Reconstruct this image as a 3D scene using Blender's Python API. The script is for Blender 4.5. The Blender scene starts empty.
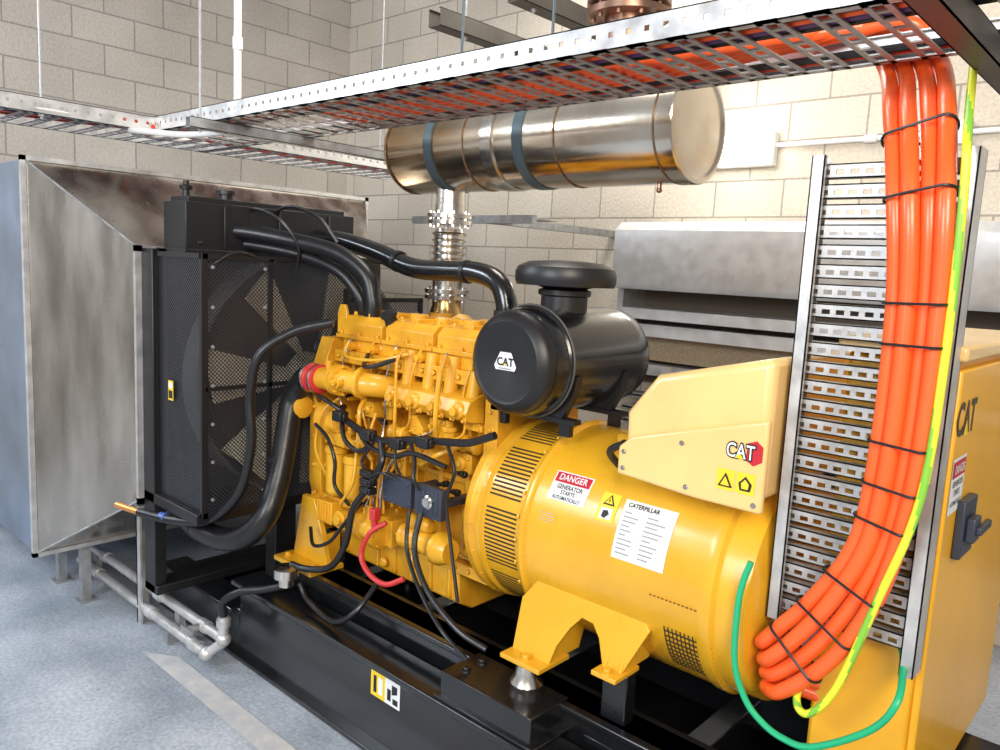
import bpy, math, random
from mathutils import Vector, Matrix
random.seed(4)
V=Vector
WL={}
# ------------------------------------------------------------------ materials
def mat(name,col,rough=.5,metal=0.0,var=.0,vscale=6.0,bump=0.0,bscale=40.0,col2=None,stretch=(1,1,1),rvar=0.0,coat=0.0,emit=None,es=0):
    m=bpy.data.materials.new(name); m.use_nodes=True
    nt=m.node_tree; N=nt.nodes; L=nt.links
    p=N['Principled BSDF']
    p.inputs['Base Color'].default_value=(*col,1)
    p.inputs['Roughness'].default_value=rough
    p.inputs['Metallic'].default_value=metal
    if coat: p.inputs['Coat Weight'].default_value=coat; p.inputs['Coat Roughness'].default_value=.15
    if emit: p.inputs['Emission Color'].default_value=(*emit,1); p.inputs['Emission Strength'].default_value=es
    if var or bump or rvar:
        tc=N.new('ShaderNodeTexCoord'); mp=N.new('ShaderNodeMapping'); mp.inputs['Scale'].default_value=stretch
        L.new(tc.outputs['Object'],mp.inputs['Vector'])
        nz=N.new('ShaderNodeTexNoise'); nz.inputs['Scale'].default_value=vscale; nz.inputs['Detail'].default_value=6
        L.new(mp.outputs[0],nz.inputs['Vector'])
        if var:
            c2=col2 if col2 else tuple(c*(1-var) for c in col)
            rp=N.new('ShaderNodeValToRGB'); rp.color_ramp.elements[0].position=.35; rp.color_ramp.elements[1].position=.65
            rp.color_ramp.elements[0].color=(*c2,1); rp.color_ramp.elements[1].color=(*col,1)
            L.new(nz.outputs['Fac'],rp.inputs[0]); L.new(rp.outputs[0],p.inputs['Base Color'])
        if rvar:
            mr=N.new('ShaderNodeMapRange'); mr.inputs['From Min'].default_value=.3; mr.inputs['From Max'].default_value=.7; mr.inputs['To Min'].default_value=max(.05,rough-rvar); mr.inputs['To Max'].default_value=rough+rvar
            L.new(nz.outputs['Fac'],mr.inputs['Value']); L.new(mr.outputs[0],p.inputs['Roughness'])
        if bump:
            n2=N.new('ShaderNodeTexNoise'); n2.inputs['Scale'].default_value=bscale; n2.inputs['Detail'].default_value=5
            L.new(mp.outputs[0],n2.inputs['Vector'])
            bp=N.new('ShaderNodeBump'); bp.inputs['Strength'].default_value=bump; bp.inputs['Distance'].default_value=.01
            L.new(n2.outputs['Fac'],bp.inputs['Height']); L.new(bp.outputs[0],p.inputs['Normal'])
    return m
YEL=mat('paint_yellow',(.80,.42,.022),.28,0,.12,5,.04,30,coat=.4,rvar=.06)
YELD=mat('paint_yellow_cast',(.82,.43,.024),.36,0,.3,9,.06,90,col2=(.66,.31,.016),coat=.25)
YELREFL=mat('paint_yellow_reflection_tint',(.86,.58,.23),.33,0,.14,3,coat=.35)  # yellow made paler to paint in the reflections on the terminal box
YELC=mat('paint_yellow_cabinet',(.86,.44,.016),.38,0,.1,3,coat=.2)
BLK=mat('paint_black_gloss',(.009,.010,.012),.20,0,.3,4,.05,60,coat=.4)
BLKM=mat('black_satin',(.012,.012,.014),.40,0,.3,8)
RUB=mat('rubber_black',(.012,.012,.014),.34,0,.3,10,.08,120)
DARK=mat('dark_void',(.006,.006,.006),.8)
SLOT=mat('louvre_shadow',(.045,.024,.006),.7)
GALV=mat('galvanised_steel',(.64,.64,.64),.38,.6,.22,18,.04,80,rvar=.1)
GALVL=mat('galvanised_rung',(.54,.53,.52),.42,.55,.28,24,.04,80,rvar=.1)
GALVH=mat('galvanised_hood',(.68,.69,.70),.40,.45,.14,14,.02,80,rvar=.08)
GALVD=mat('galvanised_dull',(.42,.43,.44),.5,.55,.3,24,rvar=.1)
DUCT=mat('duct_sheet_steel',(.62,.57,.50),.26,1.0,.4,4,.07,10,stretch=(1.6,1.6,.35),rvar=.10,col2=(.40,.36,.30))
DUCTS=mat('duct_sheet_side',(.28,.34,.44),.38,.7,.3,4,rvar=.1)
MUF=mat('muffler_heat_tinted',(.82,.75,.64),.17,1.0,.5,2.6,.05,25,col2=(.47,.31,.17),stretch=(.8,1,1),rvar=.08)
STEEL=mat('stainless_bright',(.72,.68,.62),.22,1,.25,10,rvar=.08)
GOLD=mat('heat_gold_steel',(.66,.42,.16),.25,1,.4,10)
RUST=mat('flange_brown_steel',(.40,.24,.17),.35,.85,.5,12)
WELD=mat('weld_bead_brown',(.36,.24,.15),.4,.9,.4,40)
ORG=mat('cable_orange',(.98,.125,.022),.34,0,.08,6,coat=.25)
REDC=mat('cable_red',(.70,.05,.02),.5,0,.1)
GRN=mat('wire_green',(.015,.42,.19),.35)
EYEL=mat('earth_yellow',(.72,.78,.04),.35)
EGRN=mat('earth_green',(.22,.52,.05),.35)
WHT=mat('white_plastic',(.75,.75,.73),.4,0,.05)
WPL=mat('label_white',(.78,.80,.82),.45,0,.05)
REDL=mat('label_red',(.50,.015,.03),.4)
YLL=mat('label_yellow',(.85,.60,.03),.4)
INK=mat('label_ink',(.012,.012,.012),.5)
INKB=mat('label_ink_worn',(.06,.035,.015),.5)
GRYL=mat('label_grey_print',(.30,.31,.33),.5)
REDCL=mat('clamp_red_silicone',(.55,.03,.03),.4)
CREAMF=mat('fan_blade_pale',(.62,.55,.42),.5,0,.15)
SHRD=mat('fan_shroud_grey',(.16,.16,.17),.5,.2,.2)
COP=mat('copper_fitting',(.75,.32,.10),.35,.6,.2)
CORE=mat('radiator_core',(.05,.045,.04),.6,.2,.5,60)
ECM=mat('module_slate',(.05,.06,.09),.4,.3,.2)
GLOW=mat('lamp_diffuser',(.9,.92,.9),.4,0,emit=(1,.98,.88),es=14.0)
MESHW=mat('bird_mesh_tan',(.46,.36,.24),.7,.1,.35,90)
RECS=mat('recess_tan',(.12,.095,.07),.8)
STRAP=mat('strap_blue_grey',(.12,.17,.20),.4,.4,.2)
DK=mat('strut_dark',(.11,.10,.09),.5,.5,.3)
JBL=mat('joint_blue',(.05,.12,.4),.4)
PUR=mat('cable_purple',(.10,.05,.16),.45)
def perf(name,col,s,k,metal=.3,rough=.4):
    m=bpy.data.materials.new(name); m.use_nodes=True
    nt=m.node_tree;N=nt.nodes;L=nt.links;p=N['Principled BSDF']
    p.inputs['Base Color'].default_value=(*col,1);p.inputs['Metallic'].default_value=metal;p.inputs['Roughness'].default_value=rough
    tc=N.new('ShaderNodeTexCoord');sx=N.new('ShaderNodeSeparateXYZ');L.new(tc.outputs['Object'],sx.inputs[0])
    def mth(op,a,b=None):
        n=N.new('ShaderNodeMath');n.operation=op
        for i,v in enumerate((a,b)):
            if v is None: continue
            if isinstance(v,(int,float)): n.inputs[i].default_value=v
            else: L.new(v,n.inputs[i])
        return n.outputs[0]
    h=mth('ADD',sx.outputs[0],sx.outputs[1])
    a=mth('GREATER_THAN',mth('PINGPONG',mth('ADD',h,sx.outputs[2]),s),k*s)
    b=mth('GREATER_THAN',mth('PINGPONG',mth('SUBTRACT',h,sx.outputs[2]),s),k*s)
    hole=mth('MULTIPLY',a,b)
    L.new(mth('SUBTRACT',1.0,hole),p.inputs['Alpha'])
    return m
PERF=perf('guard_perforated',(.06,.065,.08),.008,.37,metal=.5,rough=.3)
def wallmat(name,axis,c1,c2,mort):
    m=bpy.data.materials.new(name); m.use_nodes=True
    nt=m.node_tree;N=nt.nodes;L=nt.links;p=N['Principled BSDF'];p.inputs['Roughness'].default_value=.85
    g=N.new('ShaderNodeNewGeometry');sx=N.new('ShaderNodeSeparateXYZ');L.new(g.outputs['Position'],sx.inputs[0])
    cb=N.new('ShaderNodeCombineXYZ');L.new(sx.outputs[axis],cb.inputs[0]);L.new(sx.outputs[2],cb.inputs[1])
    br=N.new('ShaderNodeTexBrick');L.new(cb.outputs[0],br.inputs['Vector'])
    br.inputs['Color1'].default_value=(*c1,1);br.inputs['Color2'].default_value=(*c2,1);br.inputs['Mortar'].default_value=(*mort,1)
    br.inputs['Scale'].default_value=1;br.inputs['Mortar Size'].default_value=.006;br.inputs['Mortar Smooth'].default_value=.4
    br.inputs['Brick Width'].default_value=.4;br.inputs['Row Height'].default_value=.2;br.inputs['Bias'].default_value=0
    def mul(cin,scale,lo,p0,p1,fac):
        nz=N.new('ShaderNodeTexNoise');nz.inputs['Scale'].default_value=scale;nz.inputs['Detail'].default_value=8;L.new(g.outputs['Position'],nz.inputs['Vector'])
        mx=N.new('ShaderNodeMix');mx.data_type='RGBA';mx.blend_type='MULTIPLY';mx.inputs[0].default_value=fac
        rp=N.new('ShaderNodeValToRGB');rp.color_ramp.elements[0].position=p0;rp.color_ramp.elements[1].position=p1
        rp.color_ramp.elements[0].color=(*lo,1);rp.color_ramp.elements[1].color=(1,1,1,1)
        L.new(nz.outputs['Fac'],rp.inputs[0]);L.new(cin,mx.inputs[6]);L.new(rp.outputs[0],mx.inputs[7]);return mx.outputs[2],nz
    c,nz=mul(br.outputs['Color'],60,(.6,.57,.55),.3,.6,.4)
    c,_=mul(c,1.4,(.76,.75,.74),.35,.65,.7)
    L.new(c,p.inputs['Base Color'])
    sub=N.new('ShaderNodeMath');sub.operation='MULTIPLY_ADD';sub.inputs[1].default_value=-1.2;L.new(br.outputs['Fac'],sub.inputs[0]);L.new(nz.outputs['Fac'],sub.inputs[2])
    bp=N.new('ShaderNodeBump');bp.inputs['Strength'].default_value=.5;bp.inputs['Distance'].default_value=.007;L.new(sub.outputs[0],bp.inputs['Height']);L.new(bp.outputs[0],p.inputs['Normal'])
    return m
WB=wallmat('blockwork_back',0,(.70,.635,.535),(.61,.55,.465),(.38,.34,.29))
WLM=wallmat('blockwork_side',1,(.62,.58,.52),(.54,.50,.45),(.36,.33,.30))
def floormat():
    m=bpy.data.materials.new('concrete_floor'); m.use_nodes=True
    nt=m.node_tree;N=nt.nodes;L=nt.links;p=N['Principled BSDF']
    tc=N.new('ShaderNodeNewGeometry')
    n1=N.new('ShaderNodeTexNoise');n1.inputs['Scale'].default_value=1.8;n1.inputs['Detail'].default_value=10;n1.inputs['Roughness'].default_value=.6
    L.new(tc.outputs['Position'],n1.inputs['Vector'])
    rp=N.new('ShaderNodeValToRGB');e=rp.color_ramp.elements;e[0].position=.36;e[0].color=(.27,.31,.36,1);e[1].position=.64;e[1].color=(.50,.54,.60,1)
    n2=N.new('ShaderNodeTexNoise');n2.inputs['Scale'].default_value=70;n2.inputs['Detail'].default_value=6;L.new(tc.outputs['Position'],n2.inputs['Vector'])
    mx=N.new('ShaderNodeMix');mx.data_type='RGBA';mx.blend_type='OVERLAY';mx.inputs[0].default_value=.6
    L.new(n1.outputs['Fac'],rp.inputs[0]);L.new(rp.outputs[0],mx.inputs[6]);L.new(n2.outputs['Fac'],mx.inputs[7]);L.new(mx.outputs[2],p.inputs['Base Color'])
    p.inputs['Roughness'].default_value=.33
    bp=N.new('ShaderNodeBump');bp.inputs['Strength'].default_value=.18;bp.inputs['Distance'].default_value=.004;L.new(n2.outputs['Fac'],bp.inputs['Height']);L.new(bp.outputs[0],p.inputs['Normal'])
    return m
FLOOR=floormat()
PATCH=mat('concrete_bare_strip',(.58,.56,.54),.7,0,.3,14,.2,60,col2=(.44,.46,.49))
# ------------------------------------------------------------------ builder
def cr(pts,n=8):
    P=[V(p) for p in pts]
    if len(P)<3: return P
    P=[2*P[0]-P[1]]+P+[2*P[-1]-P[-2]]
    out=[]
    for i in range(1,len(P)-2):
        a,b,c,d=P[i-1],P[i],P[i+1],P[i+2]
        for k in range(n):
            t=k/n
            out.append(.5*((2*b)+(c-a)*t+(2*a-5*b+4*c-d)*t*t+(3*b-a-3*c+d)*t**3))
    out.append(P[-2]); return out
def frame(d):
    d=V(d).normalized(); a=V((0,0,1)) if abs(d.z)<.9 else V((1,0,0))
    u=d.cross(a).normalized(); return d,u,d.cross(u).normalized()
class B:
    def __init__(s): s.v=[];s.f=[];s.m=[]
    def add(s,vs,fs,m=0):
        o=len(s.v); s.v+= [V(x) for x in vs]; s.f+=[tuple(i+o for i in f) for f in fs]; s.m+=[m]*len(fs); return s
    def box(s,a,b,m=0):
        x0,y0,z0=[min(a[i],b[i]) for i in range(3)];x1,y1,z1=[max(a[i],b[i]) for i in range(3)]
        return s.add([(x0,y0,z0),(x1,y0,z0),(x1,y1,z0),(x0,y1,z0),(x0,y0,z1),(x1,y0,z1),(x1,y1,z1),(x0,y1,z1)],
          [(0,3,2,1),(4,5,6,7),(0,1,5,4),(1,2,6,5),(2,3,7,6),(3,0,4,7)],m)
    def hexa(s,P,m=0):
        return s.add(P,[(0,3,2,1),(4,5,6,7),(0,1,5,4),(1,2,6,5),(2,3,7,6),(3,0,4,7)],m)
    def lathe(s,p0,d,prof,n=32,m=0,cap=True):
        p0=V(p0);d,u,w=frame(d);vs=[];fs=[]
        for (h,r) in prof:
            for i in range(n):
                a=2*math.pi*i/n; vs.append(p0+d*h+(u*math.cos(a)+w*math.sin(a))*r)
        for k in range(len(prof)-1):
            for i in range(n):
                j=(i+1)%n; fs.append((k*n+i,k*n+j,(k+1)*n+j,(k+1)*n+i))
        if cap:
            fs.append(tuple(range(n-1,-1,-1))); fs.append(tuple((len(prof)-1)*n+i for i in range(n)))
        return s.add(vs,fs,m)
    def cyl(s,a,b,r,r2=None,n=20,m=0):
        a=V(a);b=V(b);return s.lathe(a,b-a,[(0,r),((b-a).length,r if r2 is None else r2)],n,m)
    def tube(s,pts,r,n=10,m=0,sm=8,closed=False,cap=True,stripe=None):
        P=cr(pts,sm) if sm>1 and not closed else [V(p) for p in pts]
        K=len(P);vs=[];fs=[];u=None
        for i in range(K):
            if closed: t=(P[(i+1)%K]-P[i-1])
            else: t=P[min(i+1,K-1)]-P[max(i-1,0)]
            t.normalize()
            if u is None: _,u,_w=frame(t)
            u=(u-t*u.dot(t)).normalized(); w=t.cross(u)
            rr=r(i/(K-1)) if callable(r) else r
            for j in range(n):
                a=2*math.pi*j/n; vs.append(P[i]+(u*math.cos(a)+w*math.sin(a))*rr)
        for i in range(K if closed else K-1):
            i2=(i+1)%K
            for j in range(n):
                j2=(j+1)%n; fs.append((i*n+j,i*n+j2,i2*n+j2,i2*n+j))
        nf=len(fs)
        if cap and not closed:
            fs.append(tuple(range(n-1,-1,-1)));fs.append(tuple((K-1)*n+i for i in range(n)))
        s.add(vs,fs,m)
        if stripe:
            base=len(s.m)-len(fs)
            for q in range(nf):
                i,j=divmod(q,n)
                if (j+i)%n<4: s.m[base+q]=stripe
        return s
    def prism(s,poly,ax,a,b,m=0):
        def P(q,t):
            q=list(q); q.insert(ax,t); return q
        n=len(poly); vs=[P(q,a) for q in poly]+[P(q,b) for q in poly]
        fs=[tuple(range(n-1,-1,-1)),tuple(range(n,2*n))]+[(i,(i+1)%n,(i+1)%n+n,i+n) for i in range(n)]
        return s.add(vs,fs,m)
    def sph(s,c,r,n=16,m=0,sc=(1,1,1)):
        vs=[];fs=[];k=n//2
        for i in range(k+1):
            th=math.pi*i/k
            for j in range(n):
                a=2*math.pi*j/n; vs.append((c[0]+r*sc[0]*math.sin(th)*math.cos(a),c[1]+r*sc[1]*math.sin(th)*math.sin(a),c[2]+r*sc[2]*math.cos(th)))
        for i in range(k):
            for j in range(n):
                j2=(j+1)%n; fs.append((i*n+j,i*n+j2,(i+1)*n+j2,(i+1)*n+j))
        return s.add(vs,fs,m)
    def bolt(s,p,d,r=.011,h=.010,m=0):
        d=V(d).normalized();p=V(p); s.lathe(p-d*.003,d,[(0,r*1.4),(.005,r*1.4)],12,m); return s.lathe(p,d,[(0,r),(h,r)],6,m)
    def make(s,name,mats,parent=None,bevel=0,ang=35,label=None,cat=None,group=None,kind=None,seg=2,fixn=True):
        xs=[[v[i] for v in s.v] for i in range(3)]
        c=V([(min(x)+max(x))/2 for x in xs])
        me=bpy.data.meshes.new(name); me.from_pydata([v-c for v in s.v],[],s.f)
        for mm in mats: me.materials.append(mm)
        me.polygons.foreach_set('material_index',s.m)
        me.update()
        if fixn:
            import bmesh
            bm=bmesh.new();bm.from_mesh(me);bmesh.ops.recalc_face_normals(bm,faces=bm.faces);bm.to_mesh(me);bm.free()
        me.polygons.foreach_set('use_smooth',[True]*len(me.polygons)); me.set_sharp_from_angle(angle=math.radians(ang))
        o=bpy.data.objects.new(name,me); bpy.context.scene.collection.objects.link(o)
        place(o,c,parent)
        if bevel:
            md=o.modifiers.new('bevel','BEVEL');md.width=bevel;md.segments=seg;md.limit_method='ANGLE';md.angle_limit=math.radians(40)
        tag(o,label,cat,group,kind)
        return o
def place(o,w,parent):
    w=V(w); WL[o.name]=w
    if parent is not None: o.parent=parent; o.location=w-WL[parent.name]
    else: o.location=w
def tag(o,label=None,cat=None,group=None,kind=None):
    if label:o['label']=label
    if cat:o['category']=cat
    if group:o['group']=group
    if kind:o['kind']=kind
def empty(name,loc,label,cat,group=None,parent=None):
    o=bpy.data.objects.new(name,None);o.empty_display_size=.1;bpy.context.scene.collection.objects.link(o);place(o,loc,parent);tag(o,label,cat,group);return o
def textgeo(t,size,bold=.0,sx=1.0):
    cu=bpy.data.curves.new('tmp','FONT');cu.body=t;cu.size=size;cu.align_x='CENTER';cu.align_y='CENTER';cu.offset=bold;cu.resolution_u=3
    o=bpy.data.objects.new('tmp',cu);bpy.context.scene.collection.objects.link(o)
    me=bpy.data.meshes.new_from_object(o)
    vs=[(v.co.x*sx,v.co.y) for v in me.vertices];fs=[tuple(p.vertices) for p in me.polygons]
    bpy.data.objects.remove(o);bpy.data.curves.remove(cu);bpy.data.meshes.remove(me)
    return vs,fs
def sticker(name,parent,f,items,label=None):
    mats=[];b=B()
    def mi(m):
        if m not in mats:mats.append(m)
        return mats.index(m)
    for it in items:
        k=it[0]
        if k=='rect':
            _,u0,v0,u1,v1,m,l=it;nn=8;vs=[];fs=[]
            for i in range(nn+1):
                for j in range(nn+1): vs.append(f(u0+(u1-u0)*j/nn,v0+(v1-v0)*i/nn,l))
            for i in range(nn):
                for j in range(nn): a=i*(nn+1)+j;fs.append((a,a+1,a+nn+2,a+nn+1))
            b.add(vs,fs,mi(m))
        elif k=='text':
            _,t,u,v,sz,m,l,bold,sx=it
            vs,fs=textgeo(t,sz,bold,sx); b.add([f(u+x,v+y,l) for x,y in vs],fs,mi(m))
        elif k=='poly':
            _,pts,m,l=it; b.add([f(x,y,l) for x,y in pts],[tuple(range(len(pts)))],mi(m))
    return b.make(name,mats,parent,ang=80,label=label,fixn=False)
def planeY(cx,y,cz):
    return lambda u,v,l: V((cx+u,y-.0012-l*.0012,cz+v))
def planeX(x,cy,cz):
    return lambda u,v,l: V((x+.0012+l*.0012,cy+u,cz+v))
AY,AZ=2.08,.83
def onCyl(cx,th0,R):
    def f(u,v,l):
        th=math.radians(th0)+v/R; r=R+.0012+l*.0012
        return V((cx+u,AY-r*math.cos(th),AZ+r*math.sin(th)))
    return f
# ------------------------------------------------------------------ structure
B().box((-5.9,-1.5,-.1),(1.6,4.4,0)).make('floor',[FLOOR],kind='structure')
B().box((-5.9,4.2,0),(1.6,4.4,3.9)).make('wall_back',[WB],kind='structure')
B().box((-5.9,-1.5,0),(-5.7,4.2,3.9)).make('wall_left',[WLM],kind='structure')
B().add([(-3.10,1.30,.004),(-1.0,1.30,.004),(-1.0,1.39,.004),(-2.95,1.39,.004)],[(0,1,2,3)]).make('trim_1',[PATCH],kind='structure',fixn=False)

# ------------------------------------------------------------------ generator set
GS=empty('generator_set',(-1.9,2.08,0),'large yellow diesel generator set on a black steel skid','generator')
b=B()
for y0,y1 in((1.58,1.66),(2.50,2.58)):
    b.box((-3.5,y0,0),(-2.81,y1,.20));b.box((-2.81,y0,0),(.15,y1,.33))
    b.box((-2.83,y0-.03,.31),(.15,y1+.03,.335)); b.box((-3.5,y0-.03,0),(.15,y1+.03,.02)); b.box((-3.5,y0-.03,.19),(-2.83,y1+.03,.205))
for x in(-3.45,-2.85,-2.2,-1.6,-1.0,-.4): b.box((x,1.6,.05),(x+.08,2.55,.30 if x>-2.8 else .19))
b.box((-3.45,1.62,.10),(.15,2.54,.13))
skid=b.make('skid_frame',[BLK],GS,bevel=.006,label='glossy black steel skid frame')
sticker('lifting_label',skid,planeY(-1.87,1.58,.245),[('rect',-.075,-.045,.0,.045,YLL,0),('rect',0,-.045,.075,.045,WPL,0),('poly',[(-.06,-.03),(-.045,-.03),(-.045,.03),(-.06,.03)],INK,1),('rect',-.035,-.03,-.012,.03,WPL,1),
  ('rect',.012,-.03,.03,.01,INK,1),('poly',[(.035,.03),(.062,.03),(.062,.005),(.035,-.005)],INK,1),('rect',.04,-.035,.065,-.015,INK,1)],'yellow and white lifting point label')
for y0 in(1.72,2.36):
    b=B().box((-2.75,y0,.20),(-.72,y0+.10,.42)).box((-2.75,y0-.02,.40),(-.72,y0+.12,.42)); b.make('support_beam',[BLK],GS,bevel=.005)
b=B().box((-1.60,1.57,.335),(-1.24,1.74,.425)).box((-1.62,1.56,.335),(-1.22,1.75,.345))
b.bolt((-1.55,1.63,.425),(0,0,1),.013,.012).bolt((-1.55,1.70,.425),(0,0,1),.013,.012)
b.make('mount_block',[BLK],GS,bevel=.005)

# --- radiator
RY0,RY1=1.42,2.50
R=B().box((-3.25,RY0,.62),(-3.10,RY1,1.66)).make('radiator',[CORE],GS,label='black radiator core inside perforated guards')
b=B().box((-3.27,1.39,.20),(-3.17,1.44,1.66)).box((-3.27,RY1-.02,.2),(-3.17,RY1+.03,1.66)).box((-3.27,1.39,.60),(-2.80,RY1+.03,.645)).box((-3.27,1.39,.2),(-3.15,RY1,.24)).box((-2.9,2.4,.2),(-2.82,2.5,.6)).box((-2.9,1.75,.2),(-2.82,1.85,.6))
b.make('radiator_frame',[BLKM],R,bevel=.004)
b=B().box((-3.17,1.44,1.66),(-2.98,2.24,1.85)).box((-3.20,1.42,1.64),(-2.95,2.4,1.665)).box((-3.15,1.46,1.85),(-3.0,2.20,1.87))
for y in(1.5,1.7,1.9,2.1): b.bolt((-2.98,y,1.69),(1,0,0),.008,.01)
for y in(1.6,1.85,2.1): b.box((-2.981,y-.005,1.67),(-2.968,y+.005,1.84))
b.make('radiator_top_tank',[BLKM],R,bevel=.008)
b=B().cyl((-3.08,1.66,1.87),(-3.08,1.66,1.90),.028).cyl((-3.08,1.66,1.895),(-3.08,1.66,1.91),.038); b.make('filler_cap',[BLKM],R)
B().lathe((-3.10,1.50,1.86),(0,0,1),[(0,.014),(.04,.014),(.04,.024),(.055,.026),(.06,.012),(.075,.012)],16).make('vent_valve',[BLKM],R)
X0=-2.79
def gpanel(vs):
    n=len(vs);b=B();b.add(vs,[tuple(range(n))]);return b.make('guard_panel',[PERF],R,fixn=False)
gpanel([(-3.17,1.415,.64),(X0,1.415,.64),(X0,1.415,1.64),(-3.17,1.415,1.64)])
gpanel([(X0,1.415,.64),(X0,RY1,.64),(X0,RY1,1.48),(X0,2.12,1.48),(X0,1.98,1.64),(X0,1.415,1.64)])
gpanel([(-3.17,1.415,1.64),(X0,1.415,1.64),(X0,1.98,1.64),(-3.17,1.98,1.64)])
b=B()
for a,c in(((X0-.012,1.405,.63),(X0+.006,1.43,1.65)),((X0-.012,1.69,.64),(X0+.006,1.705,1.64)),((X0-.012,2.06,.64),(X0+.006,2.075,1.53)),((X0-.012,RY1-.01,.63),(X0+.006,RY1+.01,1.49)),
           ((X0-.012,1.41,1.63),(X0+.006,1.99,1.65)),((X0-.012,1.41,.63),(X0+.006,RY1,.65)),((-3.19,1.405,.63),(-3.16,1.425,1.65)),((-3.17,1.405,1.63),(X0,1.425,1.65)),((-3.17,1.405,.63),(X0,1.425,.65)),
           ((X0-.012,1.42,1.13),(X0+.006,2.06,1.145)),((X0-.012,2.10,1.47),(X0+.006,RY1,1.49))): b.box(a,c)
b.make('guard_frame',[BLKM],R)
for y in(1.45,1.67,2.04):
    for k in range(7): B().bolt((X0+.005,y,.70+k*.15),(1,0,0),.005,.005).make('guard_bolt',[GALVD],R)
sticker('radiator_label',R,planeY(-3.04,1.405,1.10),[('rect',-.022,-.04,.022,.04,YLL,0),('rect',-.016,-.032,.016,-.0,INK,1),('rect',-.016,.01,.016,.032,WPL,1)])
FY,FZ=1.98,1.14
B().lathe((-3.04,FY,FZ),(1,0,0),[(0,.53),(.10,.525),(.13,.535),(.13,.522),(.10,.512),(0,.515)],64,cap=False).make('fan_shroud',[SHRD],R,label='grey ring-shaped fan shroud')
b=B().cyl((-2.97,FY,FZ),(-2.86,FY,FZ),.10)
for k in range(7):
    a=2*math.pi*k/7+.35
    def P(r,t,x): return V((x,FY+r*math.cos(a+t),FZ+r*math.sin(a+t)))
    b.hexa([P(.08,-.25,-2.95),P(.50,-.18,-2.96),P(.50,-.18,-2.95),P(.08,-.25,-2.94),P(.08,.25,-2.86),P(.50,.24,-2.85),P(.50,.24,-2.84),P(.08,.25,-2.85)])
b.make('cooling_fan',[CREAMF],R,label='pale multi-blade cooling fan')
# --- engine
BY=1.97
E=B()
E.box((-2.62,BY,.62),(-1.70,2.30,1.28))
for i in range(7):
    x=-2.57+i*.135
    E.box((x,BY-.035,.66),(x+.022,BY+.01,1.25)); E.cyl((x+.078,BY+.005,1.0),(x+.078,BY-.02,1.0),.035,n=18); E.cyl((x+.078,BY+.005,.80),(x+.078,BY-.02,.80),.024,n=18)
E.box((-2.60,BY-.03,.88),(-1.72,BY+.01,.90))
ENG=E.make('engine',[YELD],GS,bevel=.004,label='yellow six cylinder diesel engine block')
E=B().prism([(1.84,.62),(1.81,.75),(1.81,1.2),(1.86,1.34),(2.30,1.34),(2.34,.62)],0,-2.67,-2.59)
for (y,z) in((1.82,.70),(1.82,.82),(1.82,.94),(1.82,1.06),(1.82,1.18),(1.86,1.28)): E.bolt((-2.63,y-.01,z),(0,-1,0),.009,.012)
for (y,z) in((1.84,.70),(1.84,.82),(1.84,.94),(1.84,1.06),(1.84,1.18)): E.bolt((-2.59,y,z),(1,0,0),.009,.012)
E.make('timing_cover',[YELD],ENG,bevel=.006)
E=B().box((-2.58,1.86,1.25),(-1.70,2.32,1.30))
for i in range(14): E.bolt((-2.55+i*.062,1.862,1.275),(0,-1,0),.009,.012)
E.make('head_flange',[YELD],ENG,bevel=.003)
E=B().box((-2.60,1.87,.58),(-1.70,2.32,.62))
for i in range(14): E.bolt((-2.56+i*.064,1.872,.60),(0,-1,0),.008,.01)
E.make('sump_flange',[YELD],ENG,bevel=.003)
E=B().box((-2.56,1.885,1.29),(-1.72,2.26,1.36)); E.make('cylinder_head',[YELD],ENG,bevel=.004)
for i in range(3):
    x0=-2.58+i*.285;E=B()
    E.prism([(1.885,1.35),(1.885,1.405),(1.915,1.435),(2.20,1.435),(2.235,1.40),(2.235,1.35)],0,x0,x0+.262)
    E.box((x0-.008,1.870,1.345),(x0+.270,2.25,1.362))
    E.cyl((x0+.07,1.99,1.43),(x0+.07,1.99,1.462),.036).cyl((x0+.20,1.99,1.43),(x0+.20,1.99,1.455),.027)
    E.box((x0+.03,2.06,1.43),(x0+.235,2.09,1.452)); E.box((x0+.125,1.92,1.43),(x0+.14,2.18,1.448))
    for bx in(.02,.13,.245): E.bolt((x0+bx,1.878,1.362),(0,0,1),.008,.012)
    for bx in(.03,.235): E.bolt((x0+bx,1.94,1.435),(0,0,1),.010,.014)
    E.make('valve_cover',[YELD],ENG,bevel=.005)
B().prism([(-2.62,1.36),(-2.56,1.36),(-2.56,1.44),(-2.575,1.475),(-2.605,1.475),(-2.62,1.44)],1,1.90,1.915).make('lifting_eye',[YELD],ENG,bevel=.003)
B().lathe((-2.30,1.925,1.41),(0,-.5,1),[(0,.025),(.04,.025),(.045,.033),(.06,.033),(.065,.02)],18).make('oil_filler_cap',[BLKM],ENG)
E=B().prism([(1.88,.60),(1.89,.46),(1.96,.42),(2.22,.42),(2.28,.47),(2.30,.60)],0,-2.55,-1.85)
for i in range(7): E.box((-2.5+i*.1,1.872,.47),(-2.485+i*.1,1.90,.59))
E.cyl((-2.25,1.88,.50),(-2.25,1.86,.50),.02)
E.make('oil_pan',[YELD],ENG,bevel=.010)
E=B().prism([(1.88,1.13),(1.81,1.14),(1.79,1.17),(1.81,1.21),(1.88,1.23)],0,-2.18,-1.76)
for i in range(4): E.cyl((-2.13+i*.11,1.86,1.2),(-2.13+i*.11,1.88,1.34),.026); E.lathe((-2.13+i*.11,1.81,1.175),(0,-1,0),[(0,.03),(.02,.026),(.026,.015),(.045,.015)],16)
for i in range(8): E.bolt((-2.16+i*.055,1.80,1.145),(0,-1,0),.007,.012)
E.make('intake_manifold',[YELD],ENG,bevel=.005)
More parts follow.
